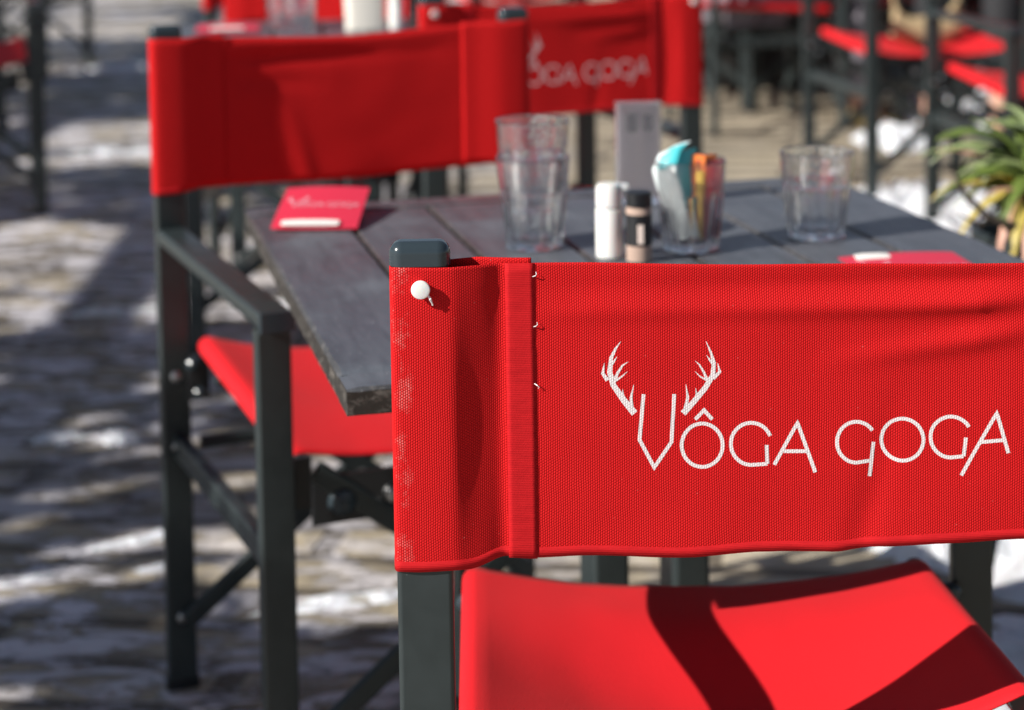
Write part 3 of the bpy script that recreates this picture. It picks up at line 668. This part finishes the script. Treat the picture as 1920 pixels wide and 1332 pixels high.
# clear stand-up card holder
hold = empty('card_holder', (0.1501, 2.3653, TZ), .05); tag(hold, 'upright clear plastic card holder behind the salt grinder', 'card holder')
hp = mat('clear_acrylic', (.92, .92, .95), .12, Transmission_Weight=.95, IOR=1.3); hc = mat('grey_card', (.50, .44, .46), .6, Alpha=.62)
b = MB(); b.box((0, -.003, .064), (.056, .0022, .124)); b.box((0, .003, .064), (.056, .0022, .124)); b.box((0, 0, .002), (.062, .040, .004)); b.build('sleeve', hp, hold)
b = MB(); b.box((0, 0, .066), (.050, .0012, .116)); cd = b.build('card', hc, hold)
b = MB(); b.box((-.008, -.0012, .100), (.013, .0008, .022), r=.0002); b.box((.012, -.0012, .100), (.012, .0008, .020), r=.0002); b.build('printed_block', mat('dark_print', (.22, .21, .23), .6, Alpha=.5), cd)

# on the second table
Z2 = .012+.7302
cart = empty('carton', (-.312, 4.13, Z2), .15); tag(cart, 'rounded white carton standing on the second table', 'carton')
b = MB(); b.box((0, 0, .075), (.082, .05, .15), r=.014); b.build('carton_body', mat('cream_white_card', (.82, .78, .70), .5), cart)
b = MB(); b.box((0, 0, .153), (.070, .040, .008), r=.012); b.build('carton_lid', mat('off_white_lid', (.75, .72, .66), .5), cart)
tumbler('drinking_glass', (-.445, 4.10, Z2), .037, .029, .088, 'left tumbler on the second table beyond the left corner chair')
tumbler('drinking_glass', (-.49, 4.19, Z2), .037, .029, .088, 'tumbler standing behind the left one on the second table', rz=.4)
mill((-.245, 4.12, Z2), 'white grinder on the second table beside the white carton', 0)
pk = mill((-.208, 4.14, Z2), 'dark-lidded grinder on the second table, right of the white one', 1)
p2 = pouch((-.60, 4.13, Z2), .1, .13, .11, .006, .010, 'pink napkin pouch lying on the second table', (.0, -.04, .07))

# snow
for i, a in enumerate([
 (1.36, 6.85, .15, .22, .05, 0, 'small snow heap on the paving behind the right drinking glass'),
 (1.17, 5.55, .30, .38, .06, 0, 'white snow patch left of the plant'),
 (1.08, 5.25, .20, .20, .04, 0, 'thin snow patch between plant and table edge'),
 (1.00, 3.12, .36, .40, .04, 0, 'broad snow patch on the ground right of the closest chair'),
 (.86, 2.62, .28, .26, .03, 0, 'snow patch at the lower right border beside the closest seat'),
 (.66, 3.08, .12, .12, .03, 0, 'snow strip seen just under the right of the closest backrest'),
 (.50, 2.35, .40, .26, .03, 0, 'snow patch on the ground under the closest seat'),
 (1.75, 7.45, .28, .30, .10, 0, 'grey snow heap beyond the right-hand chairs'),
 (-.20, 2.90, .20, .035, .012, .25, 'thin white snow streak left of the closest chair leg'),
 (-.36, 3.74, .15, .035, .012, .35, 'snow streak on the paving behind the left corner chair legs'),
 (-.87, 3.70, .055, .045, .012, .3, 'small snow spot, left one of the two bright spots on the left'),
 (-.765, 3.69, .045, .045, .012, .3, 'small snow spot, right one of the two bright spots on the left'),
 (-.63, 3.14, .12, .022, .010, .5, 'slanting snow streak left of the dark chair leg'),
 (-.57, 3.02, .08, .018, .010, .5, 'shorter slanting snow streak just below the longer one'),
 (-.80, 2.96, .09, .035, .012, .45, 'snow streak at the lower left border'),
 (-.95, 4.62, .17, .035, .012, .2, 'pale snow streak across the far left of the paving'),
 (-.52, 4.66, .17, .03, .012, .1, 'pale snow streak just left of the left chair seat'),
 (-1.42, 6.85, .20, .06, .02, .1, 'distant snow streak left of the left corner chair'),
 (-1.85, 9.3, .26, .10, .03, 0, 'farthest snow streak between the dark chair legs on the left')]):
    snow(*a[:5], i*1.7, a[6], a[5])

# planter with a strap-leaved plant
pl = empty('potted_plant', (.770, 2.80, gz(.9, 2.8)), 0); tag(pl, 'strap-leaved green and yellow plant drooping over a dark pot at the right edge', 'plant')
b = MB(); H_ = .56
b.lathe([(.065, .30), (.072, .302), (.105, H_-.02), (.112, H_-.018), (.112, H_+.006), (.104, H_+.008), (.098, H_-.02), (.001, H_-.02)], n=36); b.build('pot', M['frame'], pl)
b = MB(); b.lathe([(.097, H_-.019), (.08, H_-.012), (.02, H_-.006), (.001, H_-.006)], n=20); b.build('soil', mat('dark_soil', (.03, .022, .016), .9), pl)
for k in range(3):
    a_ = 2*PI*k/3+.4; b = MB(); b.sweep([(.06*math.cos(a_), .06*math.sin(a_), .302), (.075*math.cos(a_), .075*math.sin(a_), .15), (.10*math.cos(a_), .10*math.sin(a_), 0)], .008, 8); b.build('leg', M['frame'], pl)
lg = mat('green_leaf', (.12, .17, .035), .42); ly = mat('yellow_leaf', (.42, .33, .07), .45); lb = mat('pinkish_dry_leaf', (.52, .28, .20), .5); lgl = mat('pale_green_leaf', (.24, .30, .13), .42)
rnd = random.Random(5)
def leaf(base, az, L, lift, droop, w, m):
    pts = []; n = 9; x = 0; z = 0; an = lift
    for i in range(n): pts.append((base[0]+x*math.cos(az), base[1]+x*math.sin(az), base[2]+z)); x += math.cos(an)*L/n; z += math.sin(an)*L/n; an -= droop/n
    wd = Vector((-math.sin(az), math.cos(az), 0)); mb = MB(); rings = []
    for i, p in enumerate(pts):
        p = Vector(p); t = i/(n-1); ww = w*(.45+.75*math.sin(math.pi*min(1, t*.9+.12)))*(1-t**4*.95); d = (Vector(pts[min(i+1, n-1)])-Vector(pts[max(i-1, 0)])).normalized(); nn = wd.cross(d)
        rings.append([p-wd*ww/2+nn*ww*.14, p-nn*ww*.06, p+wd*ww/2+nn*ww*.14, p-nn*(ww*.06+.0012)])
    mb.loft(rings); mb.build('leaf', m, pl, angle=80)
for k in range(150):
    az = rnd.uniform(0, 2*PI); left_ = math.cos(az) < -.1
    q = rnd.random(); m_ = lg if q < .58 else lgl if q < .80 else ly if q < .94 else lb
    leaf((rnd.uniform(-.05, .05), rnd.uniform(-.05, .05), H_+.03+rnd.uniform(0, .09)), az, rnd.uniform(.10, .19), rnd.uniform(.2, 1.35), rnd.uniform(1.2, 2.8), rnd.uniform(.013, .025), m_)
for az, L, lift, dr, w_, m_ in ((PI+.35, .21, .25, 1.9, .018, ly), (PI+.75, .20, .1, 2.2, .016, lb), (PI+1.0, .22, .2, 2.2, .018, ly), (PI+1.15, .24, .1, 2.2, .018, lb), (PI+.1, .20, .7, 2.0, .015, lg), (PI-.3, .22, .9, 1.7, .015, lgl), (PI+.5, .19, .9, 2.0, .015, lg), (PI+.9, .18, .6, 2.3, .015, lg)):
    leaf((-.02, -.03, H_+.07), az, L, lift, dr, w_, m_)
b = MB(); b.sweep([(-.03, -.08, H_+.03), (-.08, -.12, H_+.035), (-.12, -.13, H_+.05), (-.15, -.12, H_+.08), (-.165, -.12, H_+.11)], [.007, .006, .005, .004, .002]); b.sweep([(-.12, -.13, H_+.05), (-.14, -.16, H_+.045), (-.17, -.17, H_+.065)], [.004, .003, .0015]); b.build('dry_stem', mat('dead_stem', (.05, .038, .028), .8), pl)

# bag on the far chair
bag = empty('shoulder_bag', (1.26, 5.97, gz(0, 6.2)+.455), .2); tag(bag, 'beige shoulder bag lying on the red seat behind the right glass', 'bag')
bm_ = mat('beige_leather', (.42, .32, .18), .6); b = MB()
b.sweep([(-.10, 0, .10), (-.085, 0, .045), (-.03, 0, .02), (.04, 0, .025), (.09, 0, .05), (.10, 0, .11)], [.012, .035, .045, .045, .036, .012], 14, 1.2); b.build('bag_body', bm_, bag)
b = MB(); b.sweep([(-.10, 0, .10), (-.11, .01, .17), (-.06, .02, .24), (.04, .02, .25), (.10, .01, .19), (.10, 0, .11)], .007, 8); b.build('strap', bm_, bag)
# ---------------------------------------------------------------- seated person (only the lap, a hand and the legs show)
def skinned(name, verts, edges, radii, m, parent, sub=2, root_i=0):
    me = bpy.data.meshes.new(name); me.from_pydata(verts, edges, []); o = link(name, me, m, parent, smooth=False)
    bm = bmesh.new(); bm.from_mesh(me); ly_ = bm.verts.layers.skin.verify(); bm.verts.ensure_lookup_table()
    for i, v in enumerate(bm.verts): r = radii[i]; v[ly_].radius = (r, r) if not isinstance(r, tuple) else r; v[ly_].use_root = (i == root_i)
    bm.to_mesh(me); bm.free()
    md = o.modifiers.new('skin', 'SKIN'); md.use_smooth_shade = True; s = o.modifiers.new('sub', 'SUBSURF'); s.levels = sub; s.render_levels = sub
    return o
skin_m = mat('skin', (.55, .30, .21), .5, Subsurface_Weight=.1); trs = mat('lavender_grey_trousers', (.23, .21, .24), .85); jk = mat('black_jacket', (.012, .012, .015), .75); hr = mat('dark_brown_hair', (.03, .018, .012), .6); shoe = mat('tan_suede', (.36, .26, .09), .75)
def person(loc, rz, trs, shoe, label):
    pr_ = empty('person', loc, rz); tag(pr_, label, 'person')
    V = []; E_ = []; Rd = []
    def av(p, r, par=None):
        V.append(p); Rd.append(r)
        if par is not None: E_.append((par, len(V)-1))
        return len(V)-1
    pelv = av((0, 0, .56), .12); w1 = av((0, 0, .70), .125, pelv); ch_ = av((.01, 0, .88), .145, w1); nk = av((.02, 0, 1.04), .075, ch_); nk2 = av((.03, 0, 1.10), .052, nk); hd = av((.04, 0, 1.17), .085, nk2); hd2 = av((.045, 0, 1.26), .088, hd)
    hands = []
    for sy in (-1, 1):
        hp_ = av((.03, sy*.09, .55), .085, pelv); kn = av((.44, sy*.12, .56), .062, hp_); an = av((.40 if sy < 0 else .50, sy*.12, .11), .040, kn); to = av((.52 if sy < 0 else .62, sy*.13, .045), .036, an)
        sh = av((.0, sy*.19, .99), .060, ch_); el = av((.06, sy*.25, .76), .044, sh); wr_ = av((.24, sy*.17, .63), .029, el); pm = av((.31, sy*.155, .60), .034, wr_); hands.append((pm, sy))
    body = skinned('body', V, E_, Rd, skin_m, pr_)
    for pm, sy in hands:
        px, py, pz = V[pm]
        for k in range(4):
            y = py-.030+.020*k; L = (.070, .082, .078, .060)[k]; 
            skinned('finger', [(px, y, pz), (px+.035, y, pz-.006), (px+.035+L*.5, y, pz-.028), (px+.03+L*.75, y, pz-.055)], [(0, 1), (1, 2), (2, 3)], [.010, .009, .008, .0065], skin_m, body, 1)
        skinned('thumb', [(px-.01, py-sy*.03, pz), (px+.02, py-sy*.055, pz-.008), (px+.045, py-sy*.060, pz-.020)], [(0, 1), (1, 2)], [.012, .010, .008], skin_m, body, 1)
    # trousers and jacket follow the body, a centimetre or so outside it
    tv = [(0, 0, .58), (.03, -.09, .56), (.44, -.12, .57), (.41, -.12, .15), (.03, .09, .56), (.44, .12, .57), (.50, .12, .15)]
    skinned('trousers', tv, [(0, 1), (1, 2), (2, 3), (0, 4), (4, 5), (5, 6)], [.14, .10, .078, .060, .10, .078, .060], trs, pr_)
    jv = [(0, 0, .62), (0, 0, .72), (.01, 0, .88), (.02, 0, 1.03), (0, -.20, .98), (.06, -.255, .76), (.20, -.185, .645), (0, .20, .98), (.06, .255, .76), (.20, .185, .645)]
    skinned('jacket', jv, [(0, 1), (1, 2), (2, 3), (2, 4), (4, 5), (5, 6), (2, 7), (7, 8), (8, 9)], [.15, .15, .165, .085, .078, .060, .045, .078, .060, .045], jk, pr_)
    skinned('hair', [(.03, 0, 1.31), (0, 0, 1.25), (-.02, 0, 1.14)], [(0, 1), (1, 2)], [.085, .098, .08], hr, body)
    for sx_, yy in ((.46, -.125), (.56, .125)):
        b = MB(); rings = []
        for x, w_, h_ in ((-.10, .030, .07), (-.07, .038, .10), (-.01, .040, .10), (.05, .045, .065), (.12, .048, .048), (.165, .036, .035), (.18, .015, .02)):
            rings.append([(sx_+x, yy+w_*math.cos(a), max(0.002, h_/2+h_/2*math.sin(a))) for a in [2*PI*k/12 for k in range(12)]])
        b.loft(rings); b.build('shoe', shoe, pr_)
    b = MB()
    for sy in (-1, 1): b.lathe([(.0001, -.004), (.007, -.003), (.009, 0), (.0001, .006)], (.125, sy*.032, 1.235), (1, 0, 0), 12)
    b.build('eyes', M['black_plastic'], body)
    b = MB(); b.lathe([(.014, -.01), (.011, .006), (.005, .016), (.0001, .018)], (.126, 0, 1.205), (1, 0, -.2), 12); b.build('nose', skin_m, body)
    b = MB(); b.sweep([(.122, -.022, 1.172), (.131, 0, 1.168), (.122, .022, 1.172)], [.003, .006, .003], 8); b.build('mouth', mat('lips', (.45, .15, .13), .5), body)
    for sy in (-1, 1):
        b = MB(); b.lathe([(.020, 0), (.024, .006), (.012, .010), (.0001, .008)], (.04, sy*.088, 1.215), (0, sy, 0), 14); b.build('ear', skin_m, body)

person((.84, 7.30, gz(0, 7.6)-.035), .2, trs, shoe, 'seated person in a black jacket and grey trousers with one hand hanging over the lap')
person((1.75, 7.41, gz(0, 7.9)-.01), -PI/2-.3, mat('black_trousers', (.015, .015, .018), .8), M['black_plastic'], 'seated person dressed all in black in front of the dark counter')
# added near-black counter behind the seats, in place of the shade there
ct = empty('dark_backdrop', (2.3, 8.25, gz(0, 8.2)), -.05); tag(ct, 'long added near-black counter behind the seated people', 'backdrop')
cm = mat('near_black_backdrop', (.014, .012, .011), .7); g = NG(cm); g.l(g.bump(g.noise(g.coord('Object', (1, 1, 9)), 6, 4), .004), g.b.inputs['Normal'])
b = MB()
for k in range(22): b.box((-1.54+.15*k, 0, .55), (.146, .03, 1.10), r=.003)
b.build('front_panel', cm, ct); b = MB(); b.box((0.03, .22, 1.12), (3.4, .55, .04)); b.build('backdrop_top', cm, ct)
b = MB(); b.box((0.03, .45, .54), (3.3, .04, 1.08)); b.build('back_panel', cm, ct)
# ---------------------------------------------------------------- added unseen roof with a reed sheet, shaped to throw dappled, banded shade
RH = 2.4; OX, OY = -math.cos(SUN_DIR)/math.tan(SUN_EL)*RH, -math.sin(SUN_DIR)/math.tan(SUN_EL)*RH
old = mat('blocker_brown', (.16, .12, .08), .8); cutout = mat('blocker_tan', (.22, .17, .10), .85)
blocker = empty('gobo'); tag(blocker, 'added unseen pergola roofed with torn reed matting, standing outside the left of the picture', 'gobo')
HOLES = [(-.38, 3.72, .11, .055), (-.87, 3.70, .06, .05), (-.765, 3.69, .045, .05), (-.97, 3.66, .07, .045), (-.64, 3.13, .15, .045), (-.58, 3.0, .10, .04), (-.49, 3.14, .06, .045), (-.80, 2.95, .12, .06), (-.30, 3.10, .17, .24), (-.20, 2.93, .20, .12), (-.93, 3.35, .11, .045), (-.25, 3.55, .10, .10), (-.7, 4.1, .06, .04)]
BANDS = [(2.0, 4.56), (4.84, 4.90), (5.66, 6.62), (6.88, 7.02), (7.8, 8.7), (9.6, 10.8), (12.25, 12.6)]
def covered(x, y):
    q = .09*noise.noise(Vector((x*2.3, y*2.3, 0)))+.05*noise.noise(Vector((x*8, y*8, 4)))
    xr = .15 if y < 2.95 else (-.10 if y < 4.6 else -.07*y-.1)
    if x > xr+q: return False
    yy = y+q*(.5 if y < 4.7 else 1.3)
    if not any(a <= yy <= b for a, b in BANDS): return False
    for hx, hy, a, b in HOLES:
        dx, dy = x-hx, y-hy; u = dx*.88+dy*.47; v = -dx*.47+dy*.88
        if (u/a)**2+(v/b)**2 < 1+6*q: return False
    u, v = x*.88+y*.47, -x*.47+y*.88
    return noise.noise(Vector((u*4.5, v*13, 9))) < .27
cs = .04; vs = {}; fs = []; V2 = []
def vid(i, j):
    if (i, j) not in vs:
        vs[(i, j)] = len(V2); V2.append((-3.6+i*cs+OX, 2.0+j*cs+OY, RH))
    return vs[(i, j)]
for j in range(266):
    for i in range(95):
        x, y = -3.6+(i+.5)*cs, 2.0+(j+.5)*cs
        if x < -.27*y-.55: continue
        if covered(x, y): fs.append((vid(i, j), vid(i+1, j), vid(i+1, j+1), vid(i, j+1)))
me = bpy.data.meshes.new('cutout_sheet'); me.from_pydata(V2, [], fs); me.update(); o = link('cutout_sheet', me, cutout, blocker, smooth=False); md = o.modifiers.new('thickness', 'SOLIDIFY'); md.thickness = .015
for xx in (-6.6, -4.9, -4.1):
    b = MB(); b.tube((xx, .2, RH-.10), (xx, 10.9, RH-.10), .06, .12, r=.005); b.build('beam', old, blocker)
for xx in (-6.6, -4.9):
    for yy in (.6, 5.2, 10.4):
        b = MB(); b.tube((xx, yy, -.05), (xx, yy, RH-.16), .12, .12, up=(0, 1, 0), r=.008); b.build('post', old, blocker)
